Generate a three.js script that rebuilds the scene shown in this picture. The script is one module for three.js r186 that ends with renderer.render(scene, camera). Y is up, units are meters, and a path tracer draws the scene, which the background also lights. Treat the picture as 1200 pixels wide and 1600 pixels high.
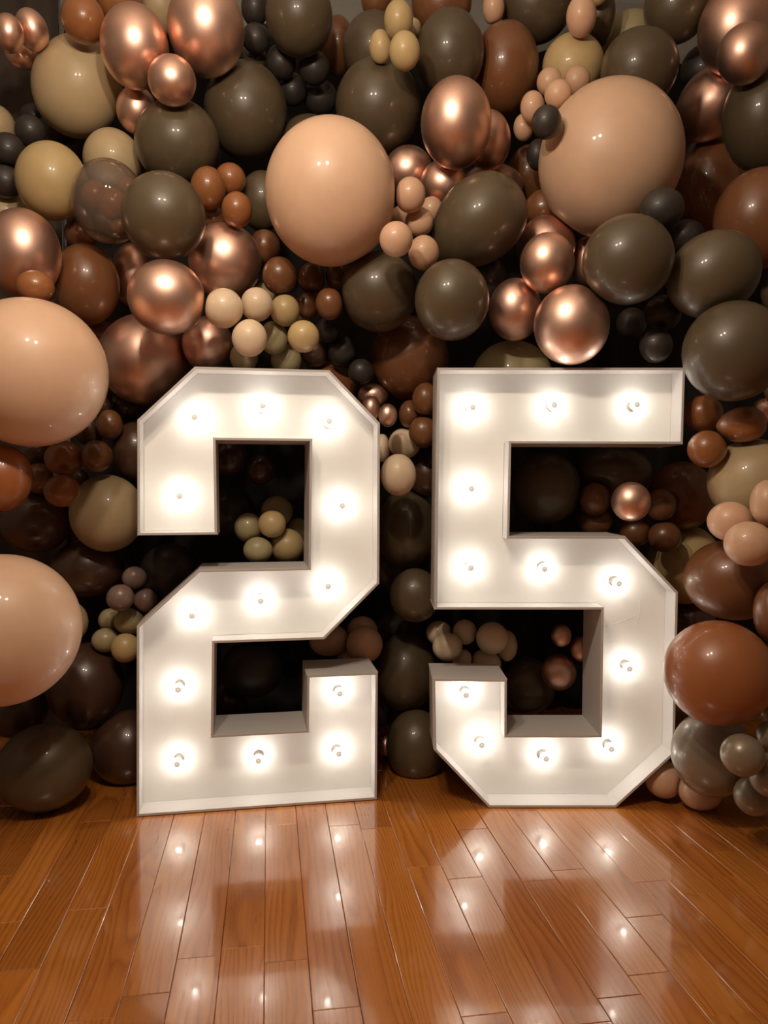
import * as THREE from 'three';
import { mergeGeometries } from 'three/addons/utils/BufferGeometryUtils.js';
import { RoundedBoxGeometry } from 'three/addons/geometries/RoundedBoxGeometry.js';
import { ImprovedNoise } from 'three/addons/math/ImprovedNoise.js';

// ---------------------------------------------------------------- camera, exposure, large lights
const scene = new THREE.Scene();
scene.background = new THREE.Color(0x000000);                 // a closed room: nothing of the sky comes in
const camera = new THREE.PerspectiveCamera(2 * Math.atan(800 / 1202) * 180 / Math.PI, 0.75, 0.05, 30);
camera.position.set(0, 0.898, 2.12);
camera.rotation.set(-1.9 * Math.PI / 180, 0, 0);
const renderer = new THREE.WebGLRenderer({ antialias: true });
renderer.toneMapping = THREE.LinearToneMapping;
renderer.toneMappingExposure = 1.08;
renderer.shadowMap.enabled = true;

const LAMP = { color: new THREE.Color(1.0, 0.84, 0.66), power: 2.3 };          // each of the two globes of the ceiling lamp
const BULB = { color: new THREE.Color(1.0, 0.975, 0.92), power: 0.0125 };         // each small bulb of the numbers

// ---------------------------------------------------------------- helpers
function rng(seed) { let s = seed >>> 0; return () => { s = (s + 0x6D2B79F5) >>> 0; let t = s; t = Math.imul(t ^ (t >>> 15), t | 1); t ^= t + Math.imul(t ^ (t >>> 7), t | 61); return ((t ^ (t >>> 14)) >>> 0) / 4294967296; }; }
const perlin = new ImprovedNoise();
const V = (x, y, z) => new THREE.Vector3(x, y, z);
const used = {};
function numbered(name) { const n = used[name] = (used[name] ?? -1) + 1; return n ? `${name}_${String(n).padStart(3, '0')}` : name; }
function put(name, geometry, material, parent = scene) {
  const m = new THREE.Mesh(geometry, material);
  m.name = numbered(name); m.castShadow = m.receiveShadow = true;
  parent.add(m); return m;
}
function tag(o, label, category, group) { o.userData.label = label; o.userData.category = category; if (group) o.userData.group = group; return o; }
function struct(name, geometry, material) { const m = put(name, geometry, material); m.userData.kind = 'structure'; return m; }
const lin = (r, g, b) => new THREE.Color().setRGB(r, g, b);

// ---------------------------------------------------------------- the room, turned as the floor boards run
const TURN = 8.5 * Math.PI / 180, ct = Math.cos(TURN), st = Math.sin(TURN);
const inRoom = (x, y, z) => V(x * ct + z * st, y, -x * st + z * ct);
const ROOM = { x0: -2.7, x1: 2.7, z0: -1.0, z1: 4.8, h: 2.92 };
const wallPaint = new THREE.MeshStandardMaterial({ color: lin(0.30, 0.28, 0.245), roughness: 0.85 });
const ceilPaint = new THREE.MeshStandardMaterial({ color: lin(0.76, 0.72, 0.65), roughness: 0.9 });
function slab(name, w, h, d, x, y, z, m) { const s = struct(name, new THREE.BoxGeometry(w, h, d), m); s.position.copy(inRoom(x, y, z)); s.rotation.y = TURN; return s; }
{
  const w = ROOM.x1 - ROOM.x0, d = ROOM.z1 - ROOM.z0, cz = (ROOM.z0 + ROOM.z1) / 2, cx = 0;
  slab('wall_back', w + 0.4, ROOM.h + 0.2, 0.15, cx, ROOM.h / 2, ROOM.z0 - 0.075, wallPaint);
  slab('wall_front', w + 0.4, ROOM.h + 0.2, 0.15, cx, ROOM.h / 2, ROOM.z1 + 0.075, wallPaint);
  slab('wall_left', 0.15, ROOM.h + 0.2, d, ROOM.x0 - 0.075, ROOM.h / 2, cz, wallPaint);
  slab('wall_right', 0.15, ROOM.h + 0.2, d, ROOM.x1 + 0.075, ROOM.h / 2, cz, wallPaint);
  slab('ceiling', w + 0.4, 0.15, d + 0.4, cx, ROOM.h + 0.075, cz, ceilPaint);
}

// ---------------------------------------------------------------- oak floor: a slab with boards laid on it
const BOARD = 0.0826, STRIPS = 8, TEX_LENGTH = 1.9;
function oakTexture() {
  const W = 1024, H = 2048, data = new Uint8Array(W * H * 4), rough = new Uint8Array(W * H * 4), r = rng(41), sw = W / STRIPS;
  const strips = Array.from({ length: STRIPS }, (_, k) => ({ centre: r() < 0.4 ? 0.2 + r() * 0.6 : (r() < 0.5 ? -1 : 1.4) + r() * 0.6, pitch: 5 + r() * 6, bow: 0.5 + r() * 0.9, seed: k * 17.3 + 3, flat: k % 3 === 2 ? 0.35 : 1 }));
  const dark = [0.29, 0.082, 0.012], light = [0.60, 0.222, 0.040];
  for (let j = 0; j < H; j++) for (let i = 0; i < W; i++) {
    const s = strips[Math.floor(i / sw)], x = (i % sw) / sw, y = j / H * TEX_LENGTH;
    const wob = perlin.noise(x * 1.3, y * 2.2, s.seed) * 0.30 + perlin.noise(x * 4, y * 7, s.seed + 5) * 0.05;
    const arch = Math.hypot((x - s.centre) * s.flat + wob, (Math.sin(y / TEX_LENGTH * 2 * Math.PI) * s.bow) * 0.28 + perlin.noise(y * 3, 1, s.seed) * 0.08);
    let ring = (arch * s.pitch) % 1; ring = ring < 0.72 ? ring / 0.72 : 1 - (ring - 0.72) / 0.28;
    const fibre = perlin.noise(x * 55, y * 4, s.seed + 9) * 0.5 + perlin.noise(x * 110, y * 9, s.seed + 11) * 0.35;
    const pore = Math.max(0, perlin.noise(x * 70, y * 26, s.seed + 21) - 0.28) * 1.9 * (0.35 + ring);
    const tone = perlin.noise(x * 0.8, y * 0.9, s.seed + 31) * 0.18;
    const t = Math.min(1, Math.max(0, 0.74 - ring * ring * 0.46 + fibre * 0.30 + tone - pore * 0.5));
    const o = (j * W + i) * 4;
    for (let c = 0; c < 3; c++) { const v = dark[c] + (light[c] - dark[c]) * t; data[o + c] = 255 * Math.min(1, v <= 0.0031308 ? v * 12.92 : 1.055 * v ** (1 / 2.4) - 0.055); }
    data[o + 3] = 255;
    const h = 150 + 60 * perlin.noise(x * 2.2, y * 6, s.seed + 51) + 22 * perlin.noise(x * 6, y * 14, s.seed + 52) - pore * 60;
    rough[o] = rough[o + 1] = rough[o + 2] = Math.max(0, Math.min(255, h)); rough[o + 3] = 255;
  }
  const make = (a, srgb) => { const t = new THREE.DataTexture(a, W, H); t.wrapS = t.wrapT = THREE.RepeatWrapping; t.magFilter = THREE.LinearFilter; t.minFilter = THREE.LinearFilter; if (srgb) t.colorSpace = THREE.SRGBColorSpace; t.needsUpdate = true; return t; };
  return [make(data, true), make(rough, false)];
}
const [oak, oakRelief] = oakTexture();
const oakTones = [[1, 1, 1], [0.84, 0.80, 0.76], [1.12, 1.1, 1.02], [0.93, 0.86, 0.86], [1.02, 0.98, 0.9]].map((c) => new THREE.MeshPhysicalMaterial({
  color: lin(...c), map: oak, bumpMap: oakRelief, bumpScale: 0.0005, roughness: 0.2, ior: 1.75, clearcoat: 1, clearcoatRoughness: 0.05,
}));
{
  const subfloor = new THREE.MeshStandardMaterial({ color: lin(0.05, 0.025, 0.012), roughness: 0.9 });
  const w = ROOM.x1 - ROOM.x0, d = ROOM.z1 - ROOM.z0, floor = slab('floor', w + 0.3, 0.12, d + 0.3, 0, -0.072, (ROOM.z0 + ROOM.z1) / 2, subfloor);
  tag(floor, 'glossy orange brown oak strip floor');
  delete floor.userData.category;
  const r = rng(907), rest = oakTones.map(() => []);
  // a board: its top edges eased, uv in metres along one strip of the oak texture
  function board(width, length, strip, along) {
    const e = 0.0011, b = 0.012, x = width / 2 - 0.0004, z = length / 2 - 0.0004, g = new THREE.BufferGeometry();
    const p = [], uv = [], idx = [], ring = [[x, z, -b], [x, z, -e], [x - e, z - e, 0]];
    for (const [a, c, y] of ring) for (const [sx, sz] of [[-1, -1], [1, -1], [1, 1], [-1, 1]]) {
      p.push(sx * a, y, sz * c);
      uv.push((strip + 0.03 + 0.94 * (sx * a / width + 0.5)) / STRIPS, (along + sz * c) / TEX_LENGTH);
    }
    for (let k = 0; k < 2; k++) for (let q = 0; q < 4; q++) { const a = k * 4 + q, c = k * 4 + (q + 1) % 4; idx.push(a, a + 4, c, c, a + 4, c + 4); }
    idx.push(8, 11, 10, 8, 10, 9);
    g.setAttribute('position', new THREE.Float32BufferAttribute(p, 3)); g.setAttribute('uv', new THREE.Float32BufferAttribute(uv, 2)); g.setIndex(idx);
    const n = g.toNonIndexed(); n.computeVertexNormals(); return n;
  }
  const joints = { '-7': [-0.717], '-6': [-0.621], '-11': [-0.443], '-8': [-0.77], '-3': [-0.804], '-4': [-0.063], '-1': [-0.122], 0: [-0.856], 3: [-0.443, -0.846], 4: [-0.794], 5: [-0.615] };
  const first = Math.floor(ROOM.x0 / BOARD), last = Math.ceil(ROOM.x1 / BOARD);
  for (let col = first; col < last; col++) {
    const x0 = Math.max(ROOM.x0, col * BOARD + 0.004), x1 = Math.min(ROOM.x1, (col + 1) * BOARD + 0.004);
    if (x1 - x0 < 0.01) continue;
    const cuts = [], own = (joints[col] ?? []).map((a) => -a);
    let z = ROOM.z0 + 0.15 + r() * 0.6;
    while (z < ROOM.z1 - 0.2) { if (own.every((o) => Math.abs(o - z) > 0.32)) cuts.push(z); z += 0.42 + r() * 0.75; }
    cuts.push(...own); cuts.sort((a, b) => a - b);
    const ends = [ROOM.z0, ...cuts, ROOM.z1];
    for (let k = 0; k + 1 < ends.length; k++) {
      const za = ends[k], zb = ends[k + 1], tone = Math.floor(r() * oakTones.length), g = board(x1 - x0, zb - za, Math.floor(r() * STRIPS), r() * TEX_LENGTH);
      const roll = (r() - 0.5) * 0.004, pitch = (r() - 0.5) * 0.0012, xm = (x0 + x1) / 2, zm = (za + zb) / 2;
      if (za < 1.45 && Math.abs(xm) < 1.42 - 0.2 * Math.max(0, zm)) {
        const m = put('plank', g, oakTones[tone], floor);
        m.position.set(xm, 0.072, zm - (ROOM.z0 + ROOM.z1) / 2); m.rotation.set(pitch, 0, roll);
      } else rest[tone].push(g.translate(xm, 0.072, zm - (ROOM.z0 + ROOM.z1) / 2));
    }
  }
  rest.forEach((gs, k) => { if (gs.length) put('planks', mergeGeometries(gs), oakTones[k], floor).userData.kind = 'stuff'; });
}

// ---------------------------------------------------------------- dark fabric behind the balloons
function curtain(label, x0, x1, z, top, color, seed) {
  const t = new THREE.Group(); t.name = numbered('backdrop_curtain'); scene.add(t);
  t.position.copy(inRoom((x0 + x1) / 2, 0, z)); t.rotation.y = TURN;
  const n = Math.ceil((x1 - x0) / 0.012), m = 24, p = [], idx = [], w = x1 - x0, thick = 0.003;
  const fold = (u, v) => 0.018 * Math.sin(u * 46 + 2 * perlin.noise(u * 3, v * 0.6, seed)) + 0.012 * perlin.noise(u * 9, v * 1.1, seed + 4);
  for (const side of [1, -1]) for (let j = 0; j <= m; j++) for (let i = 0; i <= n; i++) { const u = i / n * w, v = j / m * top; p.push(u - w / 2, 0.006 + v * (top - 0.006) / top, fold(u, v) + side * thick / 2); }
  const s = (n + 1) * (m + 1);
  for (let j = 0; j < m; j++) for (let i = 0; i < n; i++) { const a = j * (n + 1) + i, b = a + n + 1; idx.push(a, a + 1, b, b, a + 1, b + 1, s + a, s + b, s + a + 1, s + b, s + b + 1, s + a + 1); }
  for (let i = 0; i < n; i++) { const a = m * (n + 1) + i; idx.push(a, a + 1, s + a, s + a, a + 1, s + a + 1); }
  const g = new THREE.BufferGeometry(); g.setAttribute('position', new THREE.Float32BufferAttribute(p, 3)); g.setIndex(idx); g.computeVertexNormals();
  put('fabric', g, new THREE.MeshStandardMaterial({ color: lin(...color), roughness: 0.95, side: THREE.DoubleSide }), t);
  const metal = new THREE.MeshStandardMaterial({ color: lin(0.3, 0.3, 0.3), roughness: 0.4, metalness: 1 });
  const bar = put('crossbar', new THREE.CylinderGeometry(0.014, 0.014, w, 20).rotateZ(Math.PI / 2), metal, t); bar.position.set(0, top - 0.02, -0.055);
  for (const k of [-1, 1]) { const q = put('upright', new THREE.CylinderGeometry(0.016, 0.016, top - 0.03, 20), metal, t); q.position.set(k * (w / 2 - 0.03), (top - 0.03) / 2, -0.058); }
  return tag(t, label, 'curtain');
}
curtain('black fabric curtain hanging behind the balloons and both numbers', -1.03, 1.75, -0.85, 2.60, [0.012, 0.010, 0.010], 3);
curtain('dark brown fabric curtain showing beside the rose-gold trio at the top left', -2.0, -1.045, -0.84, 2.86, [0.06, 0.042, 0.034], 8);

// ---------------------------------------------------------------- lamps of the room
{
  const brass = new THREE.MeshStandardMaterial({ color: lin(0.55, 0.38, 0.16), roughness: 0.3, metalness: 1 });
  const t = new THREE.Group(); t.name = numbered('ceiling_lamp'); t.position.set(-0.32, ROOM.h, 1.28); scene.add(t);
  tag(t, 'brass two globe ceiling lamp hanging above the camera, outside the picture', 'lamp');
  put('ceiling_plate', new THREE.CylinderGeometry(0.07, 0.075, 0.025, 32).translate(0, -0.0125, 0), brass, t);
  put('stem', new THREE.CylinderGeometry(0.008, 0.008, 0.72, 16).translate(0, -0.38, 0), brass, t);
  put('arm', new THREE.CylinderGeometry(0.008, 0.008, 0.34, 16).rotateZ(Math.PI / 2).translate(0, -0.735, 0), brass, t);
  for (const s of [-1, 1]) {
    const globe = put('globe', new THREE.SphereGeometry(0.05, 32, 20), new THREE.MeshStandardMaterial({ color: lin(0.8, 0.75, 0.65), emissive: LAMP.color, emissiveIntensity: 6, roughness: 0.4 }), t);
    globe.position.set(s * 0.15, -0.80, 0);
    put('lamp_holder', new THREE.CylinderGeometry(0.02, 0.02, 0.03, 20).translate(0, 0.058, 0), brass, globe);
    const l = new THREE.PointLight(LAMP.color, LAMP.power, 0, 2); l.position.copy(globe.position); l.shadow.radius = 2.2; l.castShadow = true; t.add(l);
  }
}

// ---------------------------------------------------------------- the marquee numbers
const FACE = 0.077, DEPTH = 0.19, WALL = 0.0075;
const numberWhite = new THREE.MeshStandardMaterial({ color: lin(0.86, 0.84, 0.80), roughness: 0.42 });
const boardWhite = new THREE.MeshStandardMaterial({ color: lin(0.62, 0.585, 0.57), roughness: 0.5 });
const glass = new THREE.MeshPhysicalMaterial({ color: lin(1, 0.98, 0.94), roughness: 0, transmission: 1, thickness: 0, ior: 1.45 });
const ledMaterial = new THREE.MeshStandardMaterial({ color: lin(0.75, 0.7, 0.55), emissive: BULB.color, emissiveIntensity: 12, roughness: 0.4 });
const tipMaterial = new THREE.MeshStandardMaterial({ color: lin(0.80, 0.77, 0.68), emissive: BULB.color, emissiveIntensity: 0.30, roughness: 0.35 });
const socketMaterial = new THREE.MeshStandardMaterial({ color: lin(0.8, 0.78, 0.72), roughness: 0.5 });
const bulbGlass = new THREE.LatheGeometry([[0.0001, 0.066], [0.008, 0.0645], [0.0145, 0.060], [0.0182, 0.053], [0.0188, 0.046], [0.0172, 0.038], [0.0135, 0.030], [0.0105, 0.024], [0.0095, 0.017]].map(([x, y]) => new THREE.Vector2(x, y)).reverse(), 28).rotateX(Math.PI / 2);
const bulbSocket = new THREE.LatheGeometry([[0.0001, 0.018], [0.0085, 0.018], [0.0095, 0.016], [0.0095, 0.003], [0.013, 0.002], [0.013, 0]].map(([x, y]) => new THREE.Vector2(x, y)).reverse(), 24).rotateX(Math.PI / 2);
const bulbLed = new THREE.CylinderGeometry(0.005, 0.0055, 0.026, 16).rotateX(Math.PI / 2).translate(0, 0, 0.032);
const bulbTip = new THREE.LatheGeometry([[0.0001, 0.0515], [0.0028, 0.0510], [0.0036, 0.0480], [0.0058, 0.0498], [0.0080, 0.0490], [0.0086, 0.0472], [0.0076, 0.0455], [0.0001, 0.0455]].map(([x, y]) => new THREE.Vector2(x, y)).reverse(), 24).rotateX(Math.PI / 2);

const scratchMaterial = new THREE.MeshStandardMaterial({ color: lin(0.93, 0.92, 0.89), roughness: 0.25 });
function marquee(outline, bulbs, position, yaw, label, scratches) {
  const t = new THREE.Group(); t.name = numbered('marquee_number'); scene.add(t);
  t.position.set(...position); t.rotation.y = yaw; tag(t, label, 'number sign');
  const P = outline.map(([x, y]) => new THREE.Vector2(x, y)), n = P.length;
  const inset = (d) => P.map((p, i) => {                      // mitred inner outline (the outline runs clockwise)
    const a = P[(i + n - 1) % n], b = P[(i + 1) % n], u = p.clone().sub(a).normalize(), v = b.clone().sub(p).normalize();
    const nu = new THREE.Vector2(u.y, -u.x), nv = new THREE.Vector2(v.y, -v.x), m = nu.clone().add(nv).divideScalar(1 + nu.dot(nv));
    return p.clone().addScaledVector(m, d);
  });
  const Q = inset(WALL), F = inset(WALL + 0.0003);
  const sheet = (pts, z, th) => new THREE.ExtrudeGeometry(new THREE.Shape(pts), { depth: th, bevelEnabled: false }).translate(0, 0, z);
  put('face_panel', sheet(F, -FACE - 0.005, 0.005), numberWhite, t);
  put('back_panel', sheet(F, -DEPTH + 0.001, 0.004), boardWhite, t);
  for (let i = 0; i < n; i++) {
    const k = (i + 1) % n, b = 0.0010, quad = [P[i], P[k], Q[k], Q[i]];
    const c = quad.reduce((s, q) => s.add(q), new THREE.Vector2()).divideScalar(4), dir = P[k].clone().sub(P[i]).normalize(), nor = new THREE.Vector2(dir.y, -dir.x);
    const shrunk = quad.map((q) => { const d = q.clone().sub(c), a = d.dot(dir), e = d.dot(nor); return c.clone().addScaledVector(dir, a - Math.sign(a) * b * 0.25).addScaledVector(nor, e - Math.sign(e) * b); });
    const g = new THREE.ExtrudeGeometry(new THREE.Shape(shrunk), { depth: DEPTH - 2 * b, bevelEnabled: true, bevelThickness: b, bevelSize: b * 0.95, bevelSegments: 2 }).translate(0, 0, -DEPTH + b);
    put('side_panel', g, boardWhite, t);
  }
  const r = rng(Math.round(1000 * (position[0] + 2)));
  bulbs.forEach(([x, y]) => {
    const bulb = put('bulb', bulbGlass, glass, t), tiltX = (r() - 0.5) * 0.10, tiltY = (r() - 0.5) * 0.10;
    bulb.position.set(x, y, -FACE); bulb.rotation.set(tiltX, tiltY, r() * 6.28);
    put('socket', bulbSocket, socketMaterial, bulb);
    put('light_filament', bulbLed, ledMaterial, bulb);
    put('filament_cap', bulbTip, tipMaterial, bulb);
    const l = new THREE.PointLight(BULB.color, BULB.power, 0, 2); l.position.set(0, 0, 0.036); l.shadow.radius = 0.25; l.castShadow = true; bulb.add(l);
  });
  for (const line of scratches) put('face_scratch', new THREE.TubeGeometry(new THREE.CatmullRomCurve3(line.map(([x, y]) => V(x, y, -FACE + 0.0002))), 24, 0.0006, 5), scratchMaterial, t);
  return { outline: P, position: V(...position), yaw };
}
const two = marquee(
  [[-.174, 1.222], [.191, 1.222], [.334, 1.077], [.332, .622], [.175, .468], [-.127, .468], [-.132, .213], [.124, .213], [.126, .369], [.328, .369], [.325, .001], [-.338, .001], [-.332, .521], [-.169, .671], [.131, .671], [.136, 1.024], [-.12, 1.024], [-.117, .766], [-.328, .766], [-.325, 1.076]],
  [[-0.178, 1.090], [0.007, 1.120], [0.193, 1.080], [0.229, 0.842], [0.188, 0.612], [0.000, 0.577], [-0.188, 0.539], [-0.219, 0.870], [-0.227, 0.338], [-0.231, 0.128], [-0.008, 0.125], [0.217, 0.128], [0.221, 0.303]],
  [-0.34, 0, 0], 10 * Math.PI / 180, 'white light-up numeral two, the left number, with lit bulbs on its face',
  [[[-0.232, 0.318], [-0.240, 0.27], [-0.243, 0.22]], [[-0.262, 0.195], [-0.275, 0.172]]]);
const five = marquee(
  [[-.304, 1.224], [.376, 1.224], [.372, 1.014], [-.1, 1.016], [-.104, .761], [.216, .761], [.364, .606], [.36, .152], [.198, .001], [-.157, .001], [-.311, .164], [-.315, .365], [-.108, .363], [-.108, .206], [.15, .206], [.152, .557], [-.31, .557]],
  [[-0.205, 1.120], [0.025, 1.125], [0.254, 1.125], [-0.206, 0.891], [-0.207, 0.670], [0.002, 0.668], [0.208, 0.627], [0.242, 0.386], [0.194, 0.155], [0.006, 0.126], [-0.175, 0.166], [-0.218, 0.311]],
  [0.45, 0, 0], 0, 'white light-up numeral five, the right number, with lit bulbs on its face',
  [[[0.175, 0.492], [0.215, 0.506], [0.25, 0.519], [0.277, 0.53]], [[0.285, 0.575], [0.283, 0.535], [0.272, 0.495]], [[0.196, 0.45], [0.225, 0.452]]]);

// ---------------------------------------------------------------- the balloons
const latex = (c, o = {}) => new THREE.MeshPhysicalMaterial({ color: lin(...c), roughness: 0.36, clearcoat: 0.55, clearcoatRoughness: 0.06, vertexColors: true, ...o });
const KINDS = {
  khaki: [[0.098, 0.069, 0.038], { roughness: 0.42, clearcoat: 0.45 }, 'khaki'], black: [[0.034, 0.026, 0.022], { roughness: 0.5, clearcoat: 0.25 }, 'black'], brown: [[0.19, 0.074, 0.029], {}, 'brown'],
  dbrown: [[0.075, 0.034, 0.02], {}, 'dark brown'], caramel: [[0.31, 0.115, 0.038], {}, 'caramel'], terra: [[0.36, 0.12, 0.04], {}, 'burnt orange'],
  chrome: [[0.92, 0.59, 0.465], { metalness: 1, roughness: 0.41, clearcoat: 0.25 }, 'metallic rose-gold'], peach: [[0.70, 0.45, 0.30], { roughness: 0.45, clearcoat: 0.3 }, 'giant peach'],
  blush: [[0.66, 0.40, 0.26], { roughness: 0.45, clearcoat: 0.4 }, 'small blush and peach'], beige: [[0.50, 0.37, 0.21], { roughness: 0.45, clearcoat: 0.3 }, 'beige'],
  gold: [[0.53, 0.38, 0.18], { roughness: 0.45, clearcoat: 0.3 }, 'golden beige'], olive: [[0.40, 0.33, 0.18], { roughness: 0.45, clearcoat: 0.3 }, 'pale olive'],
  pale: [[0.74, 0.60, 0.43], { roughness: 0.45, clearcoat: 0.3 }, 'pale beige'], cream: [[0.80, 0.62, 0.43], { roughness: 0.45, clearcoat: 0.4 }, 'cream'], grey: [[0.23, 0.178, 0.122], { metalness: 0.15, roughness: 0.32 }, 'grey khaki'], dusk: [[0.26, 0.165, 0.14], {}, 'dusky mauve'],
  smoky: [[0.62, 0.51, 0.42], { transmission: 0.86, thickness: 0, roughness: 0.04, ior: 1.5 }, 'smoky'],
};
const materials = {};
for (const k in KINDS) materials[k] = [1, 0.93, 1.06].map((f) => latex(KINDS[k][0].map((c) => Math.min(0.95, c * f)), KINDS[k][1]));
const HEART = V(0, 0.95, 2.0), list = [];
function balloon(kind, at, size, label, how = {}) { list.push({ kind, c: V(...at), s: V(...size), label, how }); }

balloon('peach', [-0.148, 1.712, -0.045], [0.180, 0.194, 0.187], 'giant matte peach balloon at the top centre of the wall');
balloon('peach', [0.667, 1.861, -0.183], [0.206, 0.217, 0.211], 'giant peach balloon in the upper right, above two glossy khaki balloons', { tilt: -12 });
balloon('peach', [-0.905, 1.188, 0.139], [0.188, 0.187, 0.188], 'giant peach balloon at the left edge, level with the top of the 2');
balloon('peach', [-0.959, 0.539, 0.201], [0.188, 0.188, 0.188], 'giant peach balloon at the left edge, beside the lower half of the 2');
balloon('chrome', [-1.097, 2.220, -0.171], [0.043, 0.052, 0.047], 'small metallic rose-gold balloon cut by the top left edge of the picture');
balloon('chrome', [-1.058, 2.269, -0.239], [0.046, 0.058, 0.052], 'small metallic rose-gold balloon tilted right in the trio at the top left corner', { tilt: 20 });
balloon('chrome', [-1.135, 2.245, -0.335], [0.050, 0.040, 0.045], 'lowest small metallic rose-gold balloon of the trio at the top left corner');
balloon('caramel', [-0.886, 2.273, -0.192], [0.062, 0.066, 0.064], 'small caramel balloon above the large beige balloon, top left');
balloon('caramel', [-0.838, 2.440, -0.366], [0.069, 0.073, 0.071], 'caramel balloon cut by the top edge, behind the rose-gold balloon');
balloon('chrome', [-0.733, 2.191, -0.188], [0.098, 0.113, 0.105], 'metallic rose-gold balloon right of the large beige balloon, top left');
balloon('beige', [-0.732, 2.470, -0.448], [0.071, 0.088, 0.079], 'pale beige balloon at the top edge, between two rose-gold balloons');
balloon('chrome', [-0.531, 2.263, -0.222], [0.113, 0.130, 0.121], 'largest metallic rose-gold balloon at the top edge, left of centre');
balloon('chrome', [-0.611, 2.067, -0.137], [0.068, 0.068, 0.068], 'small metallic rose-gold balloon in front of two large rose-gold ones, top left');
balloon('chrome', [-0.775, 2.076, -0.333], [0.062, 0.072, 0.067], 'small metallic rose-gold balloon peeping over the upper khaki balloon on the left');
balloon('beige', [-0.978, 2.171, -0.377], [0.135, 0.151, 0.143], 'large beige balloon in the upper left corner area', { tilt: -15 });
balloon('black', [-1.104, 2.006, -0.318], [0.046, 0.048, 0.047], 'left of the two small black balloons above the golden beige balloon');
balloon('black', [-1.103, 2.093, -0.501], [0.054, 0.052, 0.053], 'small black balloon touching the underside of the large upper left beige balloon');
balloon('black', [-1.075, 2.097, -0.601], [0.045, 0.060, 0.052], 'small black balloon squeezed right of the golden beige balloon at left');
balloon('black', [-1.180, 2.147, -0.526], [0.048, 0.043, 0.045], 'uppermost small black balloon below the dark curtain at left');
balloon('black', [-1.138, 1.914, -0.241], [0.050, 0.050, 0.050], 'small black balloon at the left edge, the upper of two');
balloon('black', [-1.145, 1.819, -0.237], [0.050, 0.048, 0.049], 'small black balloon at the left edge, the lower of two');
balloon('beige', [-1.252, 2.059, -0.403], [0.058, 0.066, 0.062], 'beige balloon barely showing at the left edge, behind black balloons');
balloon('gold', [-0.979, 1.797, -0.178], [0.100, 0.109, 0.105], 'golden beige balloon near the left edge, above a rose-gold balloon');
balloon('beige', [-0.858, 1.930, -0.348], [0.089, 0.093, 0.091], 'pale beige balloon half hidden behind two khaki balloons, upper left');
balloon('smoky', [-0.797, 1.721, -0.133], [0.102, 0.117, 0.109], 'see-through smoky brown balloon with small caramel balloons inside it');
balloon('caramel', [-0.842, 1.745, -0.153], [0.039, 0.043, 0.041], 'left caramel balloon inside the see-through smoky brown balloon', { within: 1 });
balloon('caramel', [-0.740, 1.758, -0.134], [0.031, 0.033, 0.032], 'upper right caramel balloon inside the see-through smoky brown balloon', { within: 1 });
balloon('caramel', [-0.774, 1.701, -0.102], [0.044, 0.047, 0.046], 'middle caramel balloon inside the see-through smoky brown balloon', { within: 1 });
balloon('caramel', [-0.761, 1.647, -0.120], [0.028, 0.028, 0.028], 'lowest caramel balloon inside the see-through smoky brown balloon', { within: 1 });
balloon('khaki', [-0.638, 1.958, -0.290], [0.128, 0.124, 0.126], 'glossy khaki balloon directly above another khaki one, upper left of centre', { tilt: 30 });
balloon('khaki', [-0.601, 1.635, -0.006], [0.112, 0.115, 0.114], 'glossy khaki balloon in front of the smoky one, left of the caramel trio');
balloon('khaki', [-0.265, 2.364, -0.329], [0.104, 0.114, 0.109], 'khaki balloon at the top edge, above two small black balloons');
balloon('black', [-0.415, 2.433, -0.400], [0.043, 0.055, 0.049], 'small black balloon at the top edge beside the largest rose-gold balloon');
balloon('black', [-0.411, 2.335, -0.397], [0.045, 0.045, 0.045], 'small shiny black balloon right of the largest rose-gold balloon');
balloon('khaki', [-0.434, 2.319, -0.486], [0.045, 0.045, 0.045], 'small dark khaki balloon deep behind the big khaki one, top centre left');
balloon('black', [-0.338, 2.290, -0.452], [0.050, 0.053, 0.051], 'left small black balloon under the khaki balloon at the top edge');
balloon('black', [-0.230, 2.275, -0.460], [0.051, 0.053, 0.052], 'right small black balloon under the khaki balloon at the top edge');
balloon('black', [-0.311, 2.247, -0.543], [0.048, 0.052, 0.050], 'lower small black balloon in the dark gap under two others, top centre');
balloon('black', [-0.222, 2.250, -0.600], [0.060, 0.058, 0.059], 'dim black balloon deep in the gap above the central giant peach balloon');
balloon('khaki', [-0.448, 2.114, -0.417], [0.133, 0.147, 0.140], 'large khaki balloon above and left of the central giant peach balloon');
balloon('khaki', [-0.247, 2.044, -0.481], [0.098, 0.085, 0.091], 'dark khaki balloon peeping over the top left of the central giant peach');
balloon('brown', [-0.162, 2.443, -0.633], [0.058, 0.094, 0.074], 'dim brown balloon behind the dark khaki ones near the top centre');
balloon('khaki', [-0.032, 2.356, -0.497], [0.105, 0.113, 0.109], 'dark khaki balloon behind the beige cluster at the top centre');
balloon('gold', [0.043, 2.274, -0.197], [0.043, 0.053, 0.048], 'uppermost beige balloon of the small cluster at the top centre');
balloon('gold', [-0.010, 2.234, -0.265], [0.035, 0.047, 0.040], 'left beige balloon of the small cluster at the top centre');
balloon('gold', [0.060, 2.166, -0.165], [0.045, 0.052, 0.048], 'lowest yellowish beige balloon of the small cluster at the top centre');
balloon('beige', [0.091, 2.333, -0.349], [0.028, 0.034, 0.031], 'rear right beige balloon of the small cluster at the top centre');
balloon('brown', [-0.026, 2.521, -0.503], [0.051, 0.056, 0.053], 'small brown balloon at the top edge, left of the beige cluster');
balloon('khaki', [-0.019, 2.127, -0.411], [0.137, 0.143, 0.140], 'large khaki balloon above and right of the central giant peach balloon');
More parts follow.
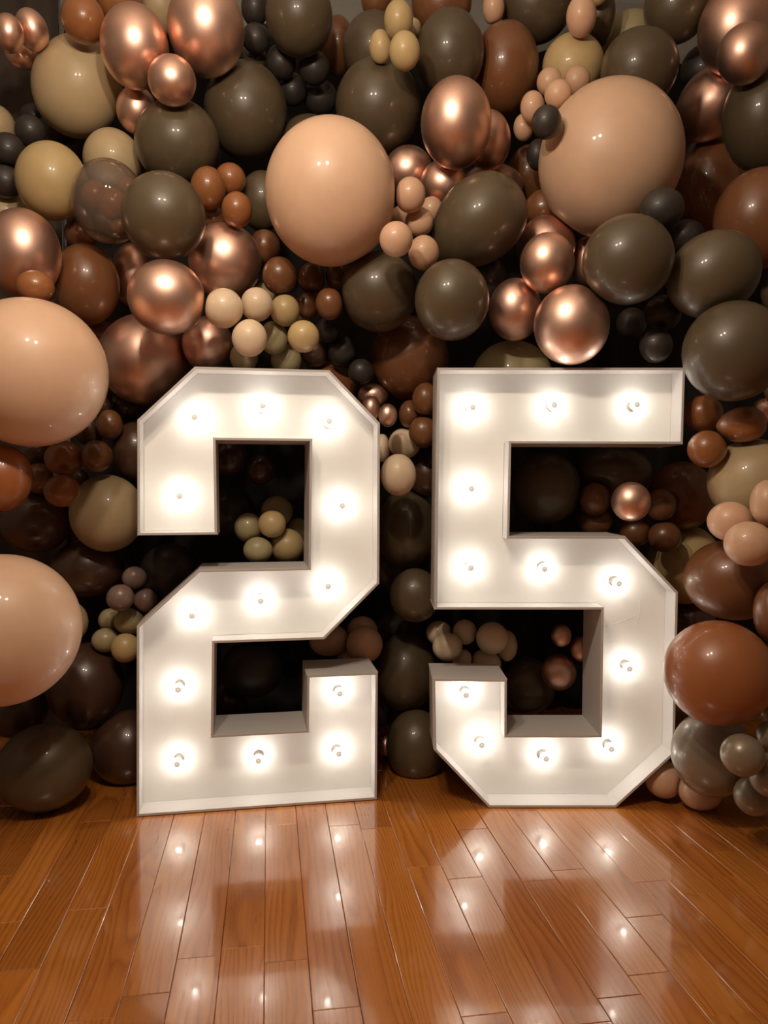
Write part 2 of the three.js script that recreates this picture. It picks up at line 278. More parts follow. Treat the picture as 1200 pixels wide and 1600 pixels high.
balloon('caramel', [-0.525, 1.788, -0.207], [0.052, 0.061, 0.056], 'left caramel balloon of the trio beside the central giant peach');
balloon('caramel', [-0.472, 1.841, -0.274], [0.047, 0.047, 0.047], 'upper right caramel balloon of the trio beside the central giant peach');
balloon('caramel', [-0.425, 1.697, -0.131], [0.044, 0.050, 0.047], 'lower right caramel balloon of the trio beside the central giant peach');
balloon('brown', [-0.530, 1.736, -0.296], [0.044, 0.044, 0.044], 'dim brown balloon behind the caramel trio left of the central giant peach');
balloon('khaki', [-0.392, 1.816, -0.391], [0.074, 0.093, 0.083], 'dim khaki balloon tucked behind the left side of the central giant peach');
balloon('brown', [0.187, 2.470, -0.434], [0.098, 0.096, 0.097], 'brown balloon at the top edge behind a khaki balloon, right of centre');
balloon('khaki', [0.207, 2.259, -0.346], [0.107, 0.125, 0.115], 'khaki balloon left of a large brown balloon, above a rose-gold one');
balloon('brown', [0.398, 2.267, -0.447], [0.109, 0.138, 0.123], 'large brown balloon right of a khaki one, upper right of centre');
balloon('blush', [0.350, 2.428, -0.392], [0.035, 0.049, 0.041], 'small blush balloon at the top edge, left of a large khaki balloon');
balloon('khaki', [0.501, 2.489, -0.464], [0.120, 0.122, 0.121], 'large khaki balloon at the top edge between two small blush balloons');
balloon('blush', [0.600, 2.328, -0.269], [0.045, 0.058, 0.051], 'small blush balloon at the top edge, right of a large khaki balloon');
balloon('khaki', [0.707, 2.445, -0.453], [0.050, 0.094, 0.069], 'dark khaki balloon at the top edge, behind the right small blush balloon');
balloon('gold', [0.672, 2.440, -0.352], [0.028, 0.028, 0.028], 'tiny golden balloon cut by the top edge, upper right');
balloon('gold', [0.606, 2.248, -0.396], [0.097, 0.095, 0.096], 'golden beige balloon behind the small blush cluster, upper right');
balloon('blush', [0.504, 2.128, -0.262], [0.039, 0.041, 0.040], 'upper left blush balloon of the small cluster over the golden beige balloon');
balloon('blush', [0.586, 2.132, -0.262], [0.041, 0.041, 0.041], 'upper right blush balloon of the small cluster over the golden beige balloon');
balloon('blush', [0.514, 2.055, -0.190], [0.040, 0.040, 0.040], 'middle blush balloon of the small cluster, above the small dark balloon');
balloon('blush', [0.452, 2.052, -0.260], [0.037, 0.045, 0.041], 'lower left blush balloon of the small cluster, beside the small dark balloon');
balloon('blush', [0.439, 2.027, -0.339], [0.032, 0.040, 0.036], 'lowest blush balloon of the small cluster left of the upper right giant peach');
balloon('black', [0.448, 1.901, -0.034], [0.041, 0.044, 0.042], 'small dark balloon at the upper left rim of the upper right giant peach');
balloon('black', [0.483, 1.941, -0.336], [0.034, 0.046, 0.040], 'small dark balloon at the left rim of the upper right giant peach');
balloon('brown', [0.493, 1.955, -0.537], [0.072, 0.098, 0.084], 'dim brown balloon left of the upper right giant peach, with one bright spot');
balloon('brown', [0.516, 1.793, -0.391], [0.064, 0.060, 0.062], 'brown balloon under the lower left rim of the upper right giant peach');
balloon('chrome', [0.213, 1.968, -0.187], [0.104, 0.125, 0.114], 'large upright metallic rose-gold balloon right of the central giant peach');
balloon('chrome', [0.328, 1.985, -0.337], [0.070, 0.089, 0.079], 'metallic rose-gold balloon tucked behind the large upright rose-gold one');
balloon('chrome', [0.079, 1.921, -0.405], [0.079, 0.075, 0.077], 'metallic rose-gold balloon behind the right rim of the central giant peach');
balloon('chrome', [0.187, 1.848, -0.333], [0.074, 0.074, 0.074], 'round metallic rose-gold balloon just above the tilted khaki balloon');
balloon('chrome', [0.356, 1.891, -0.464], [0.104, 0.072, 0.087], 'metallic rose-gold balloon peeping over the top of the tilted khaki balloon');
balloon('khaki', [0.276, 1.674, -0.167], [0.150, 0.122, 0.136], 'large tilted egg-shaped khaki balloon right of the small peach cluster', { egg: 1, tilt: 38 });
balloon('blush', [0.073, 1.712, -0.058], [0.043, 0.048, 0.046], 'uppermost peach balloon of the small cluster right of the central giant peach');
balloon('blush', [0.147, 1.755, -0.290], [0.036, 0.038, 0.037], 'rear right peach balloon of the small cluster right of the central giant peach');
balloon('blush', [0.102, 1.661, -0.127], [0.041, 0.041, 0.041], 'middle peach balloon of the small cluster right of the central giant peach');
balloon('blush', [0.032, 1.547, 0.077], [0.044, 0.045, 0.045], 'largest, lower left peach balloon of the small cluster by the central giant peach');
balloon('blush', [0.111, 1.551, -0.053], [0.043, 0.047, 0.045], 'lowest peach balloon of the small cluster, above two round khaki balloons');
balloon('blush', [0.051, 1.723, -0.259], [0.031, 0.031, 0.031], 'hidden rear left peach balloon of the small cluster by the central giant peach');
balloon('olive', [0.855, 2.441, -0.603], [0.107, 0.098, 0.102], 'pale olive beige balloon behind a dark khaki one, upper right');
balloon('khaki', [0.773, 2.157, -0.263], [0.121, 0.113, 0.117], 'dark khaki balloon just above the upper right giant peach', { egg: 1, tilt: 70 });
balloon('khaki', [0.949, 2.451, -0.423], [0.104, 0.108, 0.106], 'dark khaki balloon at the top edge, upper right');
balloon('chrome', [1.102, 2.325, -0.329], [0.116, 0.132, 0.124], 'large metallic rose-gold balloon in the top right corner');
balloon('chrome', [1.065, 2.174, -0.194], [0.077, 0.083, 0.080], 'small metallic rose-gold balloon in front of the large one, top right corner');
balloon('chrome', [1.241, 2.237, -0.396], [0.045, 0.045, 0.045], 'metallic rose-gold balloon barely showing at the right edge, top right');
balloon('chrome', [1.103, 2.185, -0.524], [0.125, 0.108, 0.116], 'tilted metallic rose-gold balloon right of the upper right giant peach', { egg: 1, tilt: 40 });
balloon('khaki', [1.198, 2.057, -0.340], [0.125, 0.163, 0.143], 'tall glossy khaki balloon at the right edge, upper right');
balloon('brown', [1.184, 1.989, -0.708], [0.139, 0.176, 0.157], 'brown balloon between the upper right giant peach and the right edge');
balloon('brown', [1.104, 1.682, -0.167], [0.128, 0.143, 0.135], 'large brown balloon cut by the right edge, above a glossy khaki balloon');
balloon('black', [1.115, 2.353, -0.610], [0.078, 0.078, 0.078], 'dark balloon in the gap left of the top right rose-gold pair');
balloon('black', [0.758, 1.656, -0.006], [0.059, 0.054, 0.057], 'small dark balloon at the lower right rim of the upper right giant peach');
balloon('black', [0.933, 1.672, -0.287], [0.055, 0.050, 0.052], 'small dark balloon between the two glossy khaki balloons on the right');
balloon('khaki', [0.634, 1.487, 0.099], [0.115, 0.113, 0.114], 'left of the two glossy khaki balloons with curved reflections on the right');
balloon('khaki', [0.864, 1.454, 0.080], [0.119, 0.109, 0.114], 'right of the two glossy khaki balloons with curved reflections on the right', { tilt: 30 });
balloon('chrome', [0.649, 1.616, -0.365], [0.053, 0.078, 0.064], 'metallic rose-gold sliver between the stacked pair and a glossy khaki balloon');
balloon('black', [0.776, 1.380, -0.037], [0.050, 0.050, 0.050], 'small dark glossy balloon between and under the two glossy khaki ones');
balloon('black', [0.750, 1.392, -0.228], [0.045, 0.047, 0.046], 'small black balloon in the dark gap above the right end of the 5, left one');
balloon('black', [0.746, 1.284, -0.004], [0.044, 0.047, 0.046], 'small black balloon in the dark gap above the right end of the 5, lowest one');
balloon('khaki', [0.886, 1.240, 0.158], [0.123, 0.125, 0.124], 'glossy khaki balloon touching the top right corner of the 5');
balloon('khaki', [1.204, 1.502, -0.281], [0.036, 0.063, 0.048], 'dark khaki balloon barely showing at the right edge beside a glossy khaki one');
balloon('khaki', [0.187, 1.411, -0.018], [0.102, 0.109, 0.106], 'round khaki balloon directly above the left end of the 5');
balloon('khaki', [-0.015, 1.469, -0.159], [0.113, 0.115, 0.114], 'round khaki balloon under the central giant peach, left of a matching one');
balloon('chrome', [0.456, 1.522, -0.052], [0.075, 0.082, 0.079], 'dented-looking metallic rose-gold balloon left of a glossy khaki balloon');
balloon('chrome', [0.505, 1.649, -0.306], [0.090, 0.090, 0.090], 'metallic rose-gold balloon behind another, under the upper right giant peach');
balloon('chrome', [0.385, 1.417, -0.158], [0.077, 0.090, 0.083], 'metallic rose-gold balloon with a neck ring, above the olive balloon');
balloon('chrome', [0.512, 1.338, 0.004], [0.101, 0.107, 0.104], 'large metallic rose-gold balloon right above the middle of the 5');
balloon('olive', [0.404, 1.242, -0.323], [0.125, 0.115, 0.120], 'olive balloon peeping over the top of the 5, under a rose-gold one');
balloon('brown', [0.082, 1.309, -0.365], [0.125, 0.134, 0.129], 'brown balloon above the gap between the two numbers');
balloon('black', [0.322, 1.542, -0.293], [0.060, 0.068, 0.064], 'black balloon in the dark gap right of two round khaki balloons');
balloon('beige', [-1.182, 1.758, -0.326], [0.088, 0.064, 0.075], 'pale beige balloon at the left edge, behind a large rose-gold balloon');
balloon('chrome', [-1.020, 1.553, -0.073], [0.103, 0.123, 0.112], 'large metallic rose-gold balloon at the left edge');
balloon('caramel', [-0.935, 1.433, 0.038], [0.048, 0.043, 0.045], 'small caramel balloon in front of the rose-gold balloon at the left edge');
balloon('brown', [-0.905, 1.510, -0.237], [0.099, 0.120, 0.109], 'brown balloon right of the rose-gold balloon at the left edge');
balloon('brown', [-0.940, 1.681, -0.291], [0.048, 0.048, 0.048], 'small brown balloon above another brown one, below the smoky balloon');
balloon('chrome', [-0.802, 1.570, -0.351], [0.063, 0.098, 0.079], 'metallic rose-gold balloon half hidden behind a brighter one, left');
balloon('chrome', [-0.588, 1.408, 0.022], [0.102, 0.099, 0.100], 'bright metallic rose-gold balloon above the top left corner of the 2');
balloon('chrome', [-0.744, 1.292, -0.285], [0.139, 0.139, 0.139], 'large metallic rose-gold balloon behind the top left chamfer of the 2');
balloon('brown', [-0.904, 1.381, -0.367], [0.062, 0.049, 0.055], 'dark brown balloon peeping above the left giant peach balloon');
balloon('caramel', [-1.018, 1.449, -0.308], [0.038, 0.038, 0.038], 'small brown balloon just over the top of the left giant peach balloon');
balloon('chrome', [-0.541, 1.333, -0.252], [0.076, 0.084, 0.080], 'metallic rose-gold balloon left of the cream cluster, above the 2');
balloon('chrome', [-0.477, 1.574, -0.214], [0.108, 0.111, 0.110], 'large metallic rose-gold balloon right above the cream cluster');
balloon('brown', [-0.373, 1.645, -0.306], [0.050, 0.052, 0.051], 'upper small brown balloon under the left rim of the central giant peach');
balloon('brown', [-0.303, 1.509, -0.135], [0.050, 0.054, 0.052], 'larger small brown balloon right of the rose-gold one, under the giant peach');
balloon('brown', [-0.222, 1.538, -0.264], [0.043, 0.047, 0.045], 'upper left of four small brown balloons under the central giant peach');
balloon('brown', [-0.146, 1.551, -0.281], [0.038, 0.044, 0.040], 'upper right of four small brown balloons under the central giant peach');
balloon('brown', [-0.236, 1.454, -0.261], [0.037, 0.041, 0.039], 'lower left of four small brown balloons under the central giant peach');
balloon('brown', [-0.159, 1.431, -0.145], [0.041, 0.047, 0.044], 'lower right of four small brown balloons under the central giant peach');
balloon('cream', [-0.439, 1.386, -0.007], [0.053, 0.054, 0.054], 'largest, leftmost cream balloon of the trio above the 2');
balloon('cream', [-0.357, 1.408, -0.056], [0.045, 0.047, 0.046], 'right cream balloon of the trio above the 2');
balloon('cream', [-0.370, 1.306, -0.011], [0.048, 0.051, 0.049], 'lowest cream balloon of the trio above the 2');
balloon('olive', [-0.380, 1.504, -0.331], [0.036, 0.036, 0.036], 'pale olive balloon hidden behind the right cream balloon above the 2');
balloon('gold', [-0.288, 1.409, -0.133], [0.043, 0.046, 0.045], 'uppermost yellowish balloon of the beige cluster above the 2');
balloon('gold', [-0.223, 1.313, -0.025], [0.044, 0.044, 0.044], 'rightmost yellowish balloon of the beige cluster above the 2');
balloon('olive', [-0.327, 1.339, -0.178], [0.042, 0.049, 0.045], 'left pale olive balloon of the beige cluster, touching a cream one');
balloon('olive', [-0.301, 1.288, -0.260], [0.047, 0.047, 0.047], 'lowest pale olive balloon of the beige cluster, at the top of the 2');
balloon('olive', [-0.427, 1.292, -0.239], [0.043, 0.045, 0.044], 'pale olive balloon under the lowest cream one, at the top of the 2');
balloon('olive', [-0.260, 1.418, -0.338], [0.028, 0.028, 0.028], 'tiny pale olive balloon behind the beige cluster above the 2');
balloon('black', [-0.171, 1.380, -0.263], [0.039, 0.039, 0.039], 'upper small black balloon right of the beige cluster above the 2');
balloon('black', [-0.131, 1.323, -0.315], [0.046, 0.048, 0.047], 'middle small black balloon right of the beige cluster above the 2');
balloon('black', [-0.072, 1.255, -0.287], [0.040, 0.040, 0.040], 'lowest small black balloon, by the upper right chamfer of the 2');
balloon('dbrown', [-0.219, 1.325, -0.338], [0.045, 0.049, 0.047], 'dim brown balloon behind the small black ones, above the 2');
balloon('brown', [-0.189, 1.222, -0.418], [0.101, 0.086, 0.093], 'brown balloon peeping over the upper right chamfer of the 2');
balloon('chrome', [-0.035, 1.190, -0.358], [0.049, 0.039, 0.044], 'upper rose-gold balloon of the small trio between the numbers');
balloon('chrome', [-0.040, 1.142, -0.296], [0.030, 0.040, 0.035], 'lower left rose-gold balloon of the small trio between the numbers');
balloon('chrome', [0.011, 1.108, -0.158], [0.028, 0.034, 0.031], 'lower right rose-gold balloon of the small trio between the numbers');
balloon('brown', [0.127, 1.164, -0.240], [0.041, 0.051, 0.046], 'upper right small brown balloon touching the left side of the 5');
balloon('brown', [0.082, 1.123, -0.299], [0.036, 0.046, 0.041], 'left small brown balloon of three near the left side of the 5');
balloon('brown', [0.120, 1.065, -0.247], [0.045, 0.049, 0.047], 'lowest small brown balloon of three near the left side of the 5');
balloon('cream', [0.065, 1.034, -0.316], [0.051, 0.049, 0.050], 'upper cream white balloon between the numbers, beside a brown one');
balloon('cream', [0.042, 0.932, -0.152], [0.053, 0.062, 0.057], 'lower blush cream balloon between the numbers, above a tall khaki one');
balloon('cream', [-0.006, 1.021, -0.345], [0.027, 0.045, 0.035], 'cream balloon barely showing at the right edge of the 2');
balloon('khaki', [0.074, 0.757, -0.407], [0.101, 0.130, 0.115], 'tall dark khaki balloon midway between the numbers');
balloon('dbrown', [0.141, 0.936, -0.383], [0.062, 0.071, 0.066], 'dim reddish brown balloon behind the 5, beside the cream ones');
balloon('khaki', [0.097, 0.556, -0.290], [0.079, 0.085, 0.081], 'dark khaki balloon under the tall one, between the numbers');
balloon('black', [0.027, 0.399, -0.535], [0.062, 0.067, 0.064], 'small dark balloon right of the blush trio on the foot of the 2');
balloon('khaki', [0.070, 0.286, -0.401], [0.101, 0.127, 0.113], 'large dark khaki balloon low between the two numbers');
balloon('khaki', [0.101, 0.077, -0.294], [0.093, 0.112, 0.102], 'lowest dark khaki balloon between the numbers, just above the floor');
balloon('chrome', [0.006, 0.054, -0.353], [0.021, 0.033, 0.026], 'dim copper balloon sliver beside the lower right side of the 2');
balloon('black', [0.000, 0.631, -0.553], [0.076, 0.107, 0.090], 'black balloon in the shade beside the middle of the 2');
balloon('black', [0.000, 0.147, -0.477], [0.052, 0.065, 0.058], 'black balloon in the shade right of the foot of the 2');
balloon('blush', [-0.063, 0.394, -0.320], [0.059, 0.059, 0.059], 'front blush balloon above the foot of the 2');
balloon('blush', [-0.178, 0.402, -0.351], [0.064, 0.052, 0.058], 'left blush balloon above the foot of the 2, under the chamfer');
balloon('blush', [-0.072, 0.420, -0.420], [0.051, 0.047, 0.049], 'rear upper blush balloon above the foot of the 2');
balloon('blush', [-0.123, 0.343, -0.374], [0.029, 0.029, 0.029], 'tiny blush balloon behind the front one above the foot of the 2');
balloon('olive', [-0.341, 0.819, -0.332], [0.051, 0.049, 0.050], 'uppermost beige balloon in the upper opening of the 2');
balloon('gold', [-0.345, 0.782, -0.249], [0.043, 0.043, 0.043], 'middle yellowish balloon of the cluster in the upper opening of the 2');
balloon('olive', [-0.424, 0.770, -0.283], [0.044, 0.046, 0.045], 'leftmost beige balloon in the upper opening of the 2');
balloon('gold', [-0.305, 0.711, -0.301], [0.054, 0.054, 0.054], 'largest beige balloon, lower right in the upper opening of the 2');
balloon('olive', [-0.388, 0.703, -0.243], [0.045, 0.041, 0.043], 'lowest left beige balloon in the upper opening of the 2');
balloon('olive', [-0.279, 0.759, -0.375], [0.037, 0.037, 0.037], 'beige balloon half hidden by the right wall of the upper opening of the 2');
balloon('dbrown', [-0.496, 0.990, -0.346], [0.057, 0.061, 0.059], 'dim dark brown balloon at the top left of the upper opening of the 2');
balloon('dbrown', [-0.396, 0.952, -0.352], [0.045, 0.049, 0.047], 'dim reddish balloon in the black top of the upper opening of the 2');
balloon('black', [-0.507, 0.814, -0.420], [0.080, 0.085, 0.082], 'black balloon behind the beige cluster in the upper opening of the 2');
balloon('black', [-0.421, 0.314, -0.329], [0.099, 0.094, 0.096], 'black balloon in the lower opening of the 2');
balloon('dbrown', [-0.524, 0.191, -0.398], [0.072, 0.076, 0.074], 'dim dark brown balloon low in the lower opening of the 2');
balloon('khaki', [0.509, 0.892, -0.311], [0.111, 0.113, 0.112], 'large dark khaki balloon in the upper opening of the 5');
balloon('khaki', [0.730, 0.943, -0.333], [0.118, 0.082, 0.098], 'wide dark khaki balloon at the top of the upper opening of the 5');
balloon('chrome', [0.684, 0.856, -0.010], [0.053, 0.055, 0.054], 'small shiny rose-gold balloon among brown ones beside the 5');
balloon('brown', [0.649, 0.859, -0.250], [0.047, 0.051, 0.049], 'small brown balloon left of the shiny rose-gold one beside the 5');
balloon('brown', [0.667, 0.787, -0.308], [0.053, 0.044, 0.048], 'squashed brown balloon lowest left in the upper opening of the 5');
balloon('brown', [0.852, 0.841, -0.249], [0.047, 0.051, 0.049], 'small brown balloon right of the shiny rose-gold one beside the 5');
balloon('brown', [0.796, 0.754, -0.317], [0.051, 0.047, 0.049], 'small brown balloon below the shiny rose-gold one beside the 5');
balloon('brown', [0.864, 0.743, -0.246], [0.049, 0.049, 0.049], 'small brown balloon nearest the upper chamfer of the 5');
balloon('brown', [0.959, 0.867, -0.360], [0.103, 0.111, 0.107], 'large dark brown balloon right of the shiny rose-gold one');
balloon('khaki', [0.468, 0.250, -0.360], [0.087, 0.092, 0.089], 'black-looking khaki balloon in the lower opening of the 5');
balloon('pale', [0.176, 0.430, -0.326], [0.041, 0.039, 0.040], 'leftmost rear beige balloon of the cluster on the foot of the 5');
balloon('pale', [0.255, 0.438, -0.296], [0.038, 0.040, 0.039], 'upper middle beige balloon of the cluster on the foot of the 5');
balloon('pale', [0.335, 0.429, -0.246], [0.050, 0.050, 0.050], 'largest beige balloon of the cluster on the foot of the 5');
balloon('pale', [0.388, 0.393, -0.305], [0.035, 0.049, 0.041], 'rightmost beige balloon of the cluster on the foot of the 5');
balloon('pale', [0.196, 0.402, -0.245], [0.046, 0.044, 0.045], 'lower left front beige balloon of the cluster on the foot of the 5');
balloon('pale', [0.246, 0.355, -0.283], [0.032, 0.032, 0.032], 'small beige balloon low in the middle of the cluster on the foot of the 5');
balloon('pale', [0.321, 0.341, -0.293], [0.049, 0.044, 0.046], 'lowest right beige balloon of the cluster on the foot of the 5');
balloon('chrome', [0.544, 0.441, -0.226], [0.031, 0.035, 0.033], 'uppermost dark rose-gold balloon in the lower opening of the 5');
balloon('chrome', [0.607, 0.398, -0.235], [0.034, 0.039, 0.036], 'right dark rose-gold balloon in the lower opening of the 5');
balloon('chrome', [0.543, 0.322, -0.252], [0.054, 0.056, 0.055], 'largest dark rose-gold balloon in the lower opening of the 5');
balloon('caramel', [0.911, 1.107, -0.088], [0.055, 0.051, 0.053], 'brown balloon half behind the top right end of the 5');
balloon('caramel', [0.949, 1.061, 0.073], [0.061, 0.048, 0.054], 'egg-shaped caramel balloon lying sideways near the right edge', { egg: 1, tilt: 5 });
balloon('caramel', [0.865, 0.998, 0.056], [0.050, 0.050, 0.050], 'round shiny caramel balloon beside the upper gap of the 5');
balloon('chrome', [1.196, 1.136, -0.309], [0.038, 0.040, 0.039], 'dark rose-gold balloon at the right edge above the egg-shaped caramel one');
balloon('blush', [1.059, 1.174, 0.010], [0.021, 0.049, 0.032], 'peach balloon barely showing at the right edge, beside a glossy khaki one');
balloon('beige', [1.002, 0.912, 0.028], [0.116, 0.115, 0.116], 'large beige balloon at the right edge behind the peach trio');
balloon('blush', [0.891, 0.808, 0.142], [0.056, 0.051, 0.053], 'left peach balloon of the shiny trio at the right edge');
balloon('blush', [0.892, 0.758, 0.244], [0.058, 0.055, 0.056], 'lowest peach balloon of the shiny trio at the right edge');
balloon('blush', [0.950, 0.857, 0.220], [0.043, 0.058, 0.050], 'upper right peach balloon of the shiny trio at the right edge');
balloon('gold', [0.993, 0.641, -0.413], [0.118, 0.131, 0.125], 'golden beige balloon half hidden behind the right chamfer of the 5');
balloon('brown', [0.940, 0.647, 0.057], [0.127, 0.108, 0.118], 'large glossy brown balloon under the peach trio at right');
balloon('terra', [0.827, 0.438, 0.234], [0.130, 0.128, 0.129], 'large burnt orange balloon overlapping the right edge of the 5');
balloon('brown', [0.968, 0.584, 0.209], [0.043, 0.077, 0.058], 'brown balloon cut by the right edge, above the burnt orange one');
balloon('dbrown', [1.030, 0.448, -0.446], [0.077, 0.073, 0.075], 'dark brown balloon in the shade right of the lower part of the 5');
balloon('grey', [0.869, 0.189, 0.102], [0.102, 0.110, 0.106], 'large pearly grey khaki balloon under the burnt orange one');
balloon('grey', [0.839, 0.270, 0.340], [0.049, 0.049, 0.049], 'left small grey khaki balloon in front of the large pearly one');
balloon('grey', [0.915, 0.213, 0.312], [0.044, 0.052, 0.048], 'middle small grey khaki balloon cut by the right edge');
balloon('grey', [0.909, 0.138, 0.254], [0.047, 0.047, 0.047], 'lowest small grey khaki balloon near the floor at right');
balloon('grey', [0.923, 0.301, 0.289], [0.026, 0.032, 0.029], 'small grey khaki balloon at the right edge under the burnt orange one');
balloon('grey', [0.958, 0.350, 0.237], [0.032, 0.040, 0.035], 'uppermost small grey khaki balloon at the right edge');
balloon('blush', [0.878, 0.053, 0.007], [0.059, 0.053, 0.056], 'dusky peach balloon under the large pearly one, near the floor');
balloon('blush', [0.800, 0.062, -0.053], [0.053, 0.053, 0.053], 'dim peach balloon behind the lower right chamfer of the 5');
balloon('dbrown', [0.915, 0.051, -0.233], [0.038, 0.040, 0.039], 'dim brown balloon between the 5 and the large pearly balloon');
balloon('brown', [-0.839, 1.086, -0.239], [0.039, 0.047, 0.043], 'small brown balloon right of the left giant peach, the upper one');
balloon('dbrown', [-0.919, 1.074, -0.283], [0.046, 0.050, 0.048], 'small dark brown balloon at the lower right rim of the left giant peach');
balloon('brown', [-0.847, 0.987, -0.152], [0.045, 0.047, 0.046], 'small brown balloon just above the beige balloon left of the 2');
balloon('caramel', [-0.944, 0.981, -0.154], [0.055, 0.051, 0.053], 'larger small brown balloon under the left giant peach balloon');
balloon('brown', [-1.048, 0.922, -0.216], [0.043, 0.047, 0.045], 'small dim brown balloon beside the brown balloon at the left edge');
balloon('caramel', [-0.916, 0.885, -0.070], [0.049, 0.046, 0.047], 'lowest small brown balloon, touching the beige balloon left of the 2');
balloon('dbrown', [-0.960, 0.918, -0.306], [0.028, 0.036, 0.032], 'tiny dark brown balloon between two small brown ones left of the 2');
balloon('dbrown', [-1.100, 1.003, -0.297], [0.048, 0.048, 0.048], 'dim brown balloon hidden under the left giant peach balloon');
balloon('dbrown', [-0.889, 1.157, -0.320], [0.032, 0.036, 0.034], 'dark brown balloon in the shade right of the left giant peach');
balloon('dbrown', [-0.850, 1.152, -0.395], [0.054, 0.046, 0.050], 'dim brown balloon under the large rose-gold one, left of the 2');
balloon('dbrown', [-0.789, 1.010, -0.323], [0.073, 0.093, 0.083], 'dark brown balloon half behind the upper left side of the 2');
balloon('terra', [-0.995, 0.921, 0.118], [0.075, 0.088, 0.081], 'reddish brown balloon at the left edge between the two giant peach ones');
balloon('beige', [-0.849, 0.816, -0.239], [0.110, 0.118, 0.114], 'round beige balloon touching the left side of the 2');
balloon('dbrown', [-1.077, 0.789, -0.261], [0.105, 0.097, 0.101], 'dark brown balloon above the lower giant peach balloon at left');
balloon('dbrown', [-0.938, 0.639, -0.309], [0.113, 0.093, 0.103], 'dark brown balloon below the beige balloon left of the 2');
balloon('black', [-0.683, 0.623, -0.329], [0.094, 0.094, 0.094], 'black balloon in the dark gap in the left side of the 2');
balloon('beige', [-0.958, 0.484, -0.209], [0.055, 0.064, 0.059], 'beige balloon peeping out behind the lower giant peach balloon');
balloon('dusk', [-0.765, 0.618, -0.230], [0.037, 0.035, 0.036], 'uppermost dusky balloon of the small cluster left of the 2');
balloon('dusk', [-0.779, 0.569, -0.144], [0.040, 0.040, 0.040], 'left mauve balloon of the small cluster left of the 2');
balloon('dusk', [-0.732, 0.549, -0.230], [0.035, 0.037, 0.036], 'right mauve balloon of the small cluster, touching the chamfer of the 2');
balloon('olive', [-0.853, 0.483, -0.259], [0.034, 0.036, 0.035], 'left olive beige balloon in the middle of the small cluster left of the 2');
balloon('olive', [-0.777, 0.487, -0.214], [0.045, 0.041, 0.043], 'right olive beige balloon in the middle of the small cluster left of the 2');
balloon('olive', [-0.847, 0.431, -0.206], [0.041, 0.037, 0.039], 'lower left pale balloon of the small cluster left of the 2');
balloon('gold', [-0.775, 0.415, -0.171], [0.042, 0.044, 0.043], 'lowest golden balloon of the small cluster left of the 2');
balloon('dbrown', [-0.919, 0.289, -0.226], [0.114, 0.130, 0.122], 'dark chocolate balloon right below the lower giant peach balloon');
balloon('khaki', [-0.944, 0.117, 0.005], [0.126, 0.118, 0.122], 'large dark khaki balloon on the floor at the far left');
balloon('dbrown', [-0.789, 0.094, -0.225], [0.108, 0.114, 0.111], 'dark chocolate balloon behind the lower left side of the 2');
balloon('dbrown', [-1.112, 0.221, -0.187], [0.089, 0.081, 0.085], 'dim brown balloon under the lower giant peach balloon at the left edge');

// every balloon is blown as an egg shape, then pressed flat where it meets a neighbour, the floor or the back of a number
for (const o of list) {
  const e3 = HEART.clone().sub(o.c).normalize(), right = V(0, 1, 0).cross(e3).normalize(), up = e3.clone().cross(right), a = (o.how.tilt ?? 0) * Math.PI / 180;
  o.axes = [right.clone().multiplyScalar(Math.cos(a)).addScaledVector(up, Math.sin(a)), right.clone().multiplyScalar(-Math.sin(a)).addScaledVector(up, Math.cos(a)), e3];
  o.reach = (u) => 1 / Math.sqrt((u.dot(o.axes[0]) / o.s.x) ** 2 + (u.dot(o.axes[1]) / o.s.y) ** 2 + (u.dot(o.axes[2]) / o.s.z) ** 2);
  o.most = Math.max(o.s.x, o.s.y, o.s.z);
  o.presses = [];
}
for (let i = 0; i < list.length; i++) for (let j = i + 1; j < list.length; j++) {
  const p = list[i], q = list[j], u = q.c.clone().sub(p.c), d = u.length();
  if (d > (p.most + q.most) * 1.12) continue;
  if ((p.how.within || q.how.within) && (p.kind === 'smoky' || q.kind === 'smoky')) continue;
  u.divideScalar(d);
  const a = p.reach(u), b = q.reach(u), gap = d - a - b;
  if (gap > 0.03) continue;
  p.presses.push([u, a + gap / 2]); q.presses.push([u.clone().negate(), b + gap / 2]);
}
const inside = (P, x, y) => { let c = false; for (let i = 0, j = P.length - 1; i < P.length; j = i++) if ((P[i].y > y) !== (P[j].y > y) && x < (P[j].x - P[i].x) * (y - P[i].y) / (P[j].y - P[i].y) + P[i].x) c = !c; return c; };
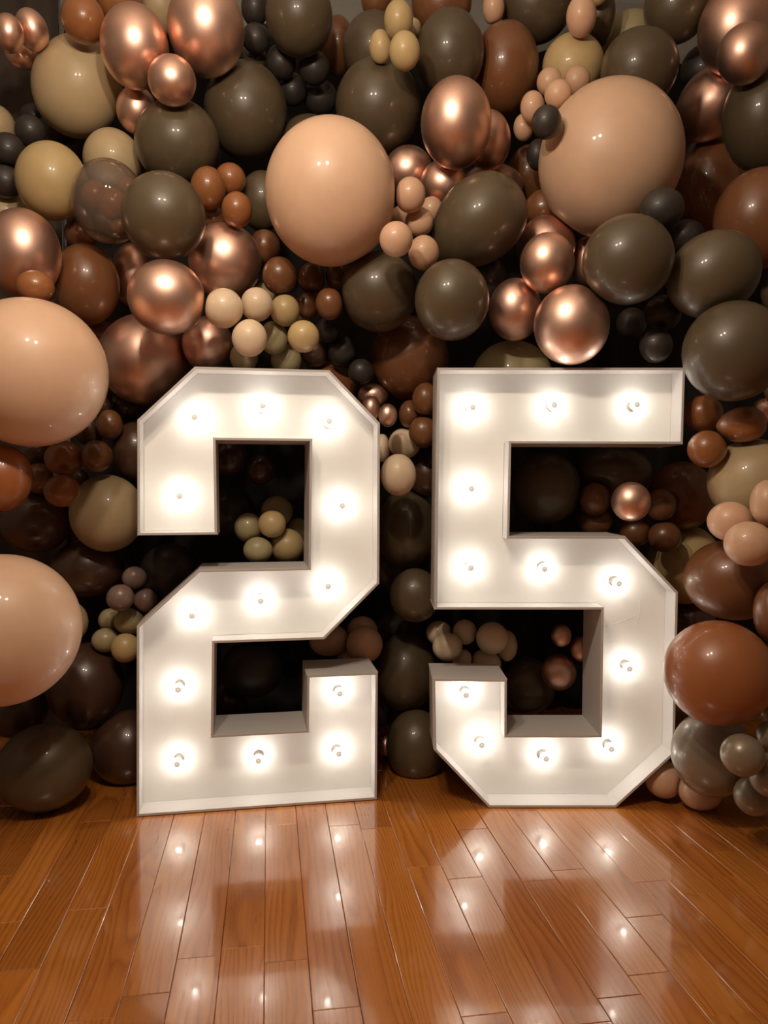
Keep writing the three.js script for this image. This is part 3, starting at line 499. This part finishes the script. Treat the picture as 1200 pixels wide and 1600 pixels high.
list.forEach((o, number) => {
  const big = o.most > 0.17, nt = big ? 56 : o.most > 0.08 ? 36 : 24, np = big ? 72 : o.most > 0.08 ? 48 : 32, p = [], idx = [], col = [], v = V(), E = o.axes, S = o.s;
  const soft = 0.004;
  function add(A, rad, ph) {                                  // A along the balloon's own axis, crown at +1
    const c = rad * Math.cos(ph), s = rad * Math.sin(ph);
    if (o.how.egg) v.set(0, 0, 0).addScaledVector(E[0], A * S.x).addScaledVector(E[1], c * S.y).addScaledVector(E[2], s * S.z);
    else v.set(0, 0, 0).addScaledVector(E[2], A * S.z).addScaledVector(E[0], c * S.x).addScaledVector(E[1], s * S.y);
    for (const [u, d] of o.presses) { const t = v.dot(u); if (t > d - 0.03) { const w = -soft * Math.log(Math.exp(-t / soft) + Math.exp(-(d - 0.0006) / soft)); if (w < t) v.addScaledVector(u, w - t); } }
    const floorAt = 0.003 - o.c.y; if (v.y < floorAt) v.y = floorAt;
    p.push(v.x, v.y, v.z);
    const m = 1 + 0.05 * perlin.noise(v.x * 14 + number, v.y * 14, v.z * 14) + 0.035 * perlin.noise(v.x * 45, v.y * 45 + number, v.z * 45);
    col.push(m, m, m);
  }
  const egg = o.how.egg ? 0.10 : 0.05;
  add(1, 0, 0);
  for (let i = 1; i < nt; i++) {
    const th = i / nt * Math.PI, k = Math.max(0, (-Math.cos(th) - 0.86) / 0.14);
    for (let j = 0; j < np; j++) add(Math.cos(th) - 0.05 * k * k, Math.sin(th) * (1 + egg * Math.cos(th)), j / np * 2 * Math.PI);
  }
  add(-1.06, 0, 0);
  for (let j = 0; j < np; j++) idx.push(0, 1 + j, 1 + (j + 1) % np);
  for (let i = 0; i < nt - 2; i++) for (let j = 0; j < np; j++) { const a = 1 + i * np + j, b = 1 + i * np + (j + 1) % np; idx.push(a, a + np, b, b, a + np, b + np); }
  const end = p.length / 3 - 1, row = 1 + (nt - 2) * np;
  for (let j = 0; j < np; j++) idx.push(end, row + (j + 1) % np, row + j);
  const g = new THREE.BufferGeometry();
  g.setAttribute('position', new THREE.Float32BufferAttribute(p, 3)); g.setAttribute('color', new THREE.Float32BufferAttribute(col, 3)); g.setIndex(idx); g.computeVertexNormals();
  const name = o.most > 0.17 ? 'giant_balloon' : o.most > 0.08 ? 'balloon' : 'mini_balloon';
  const m = put(name, g, materials[o.kind][number * 7 % 3]); m.position.copy(o.c);
  tag(m, o.label, 'balloon', `${KINDS[o.kind][2]} balloons of the wall`);
});

renderer.render(scene, camera);
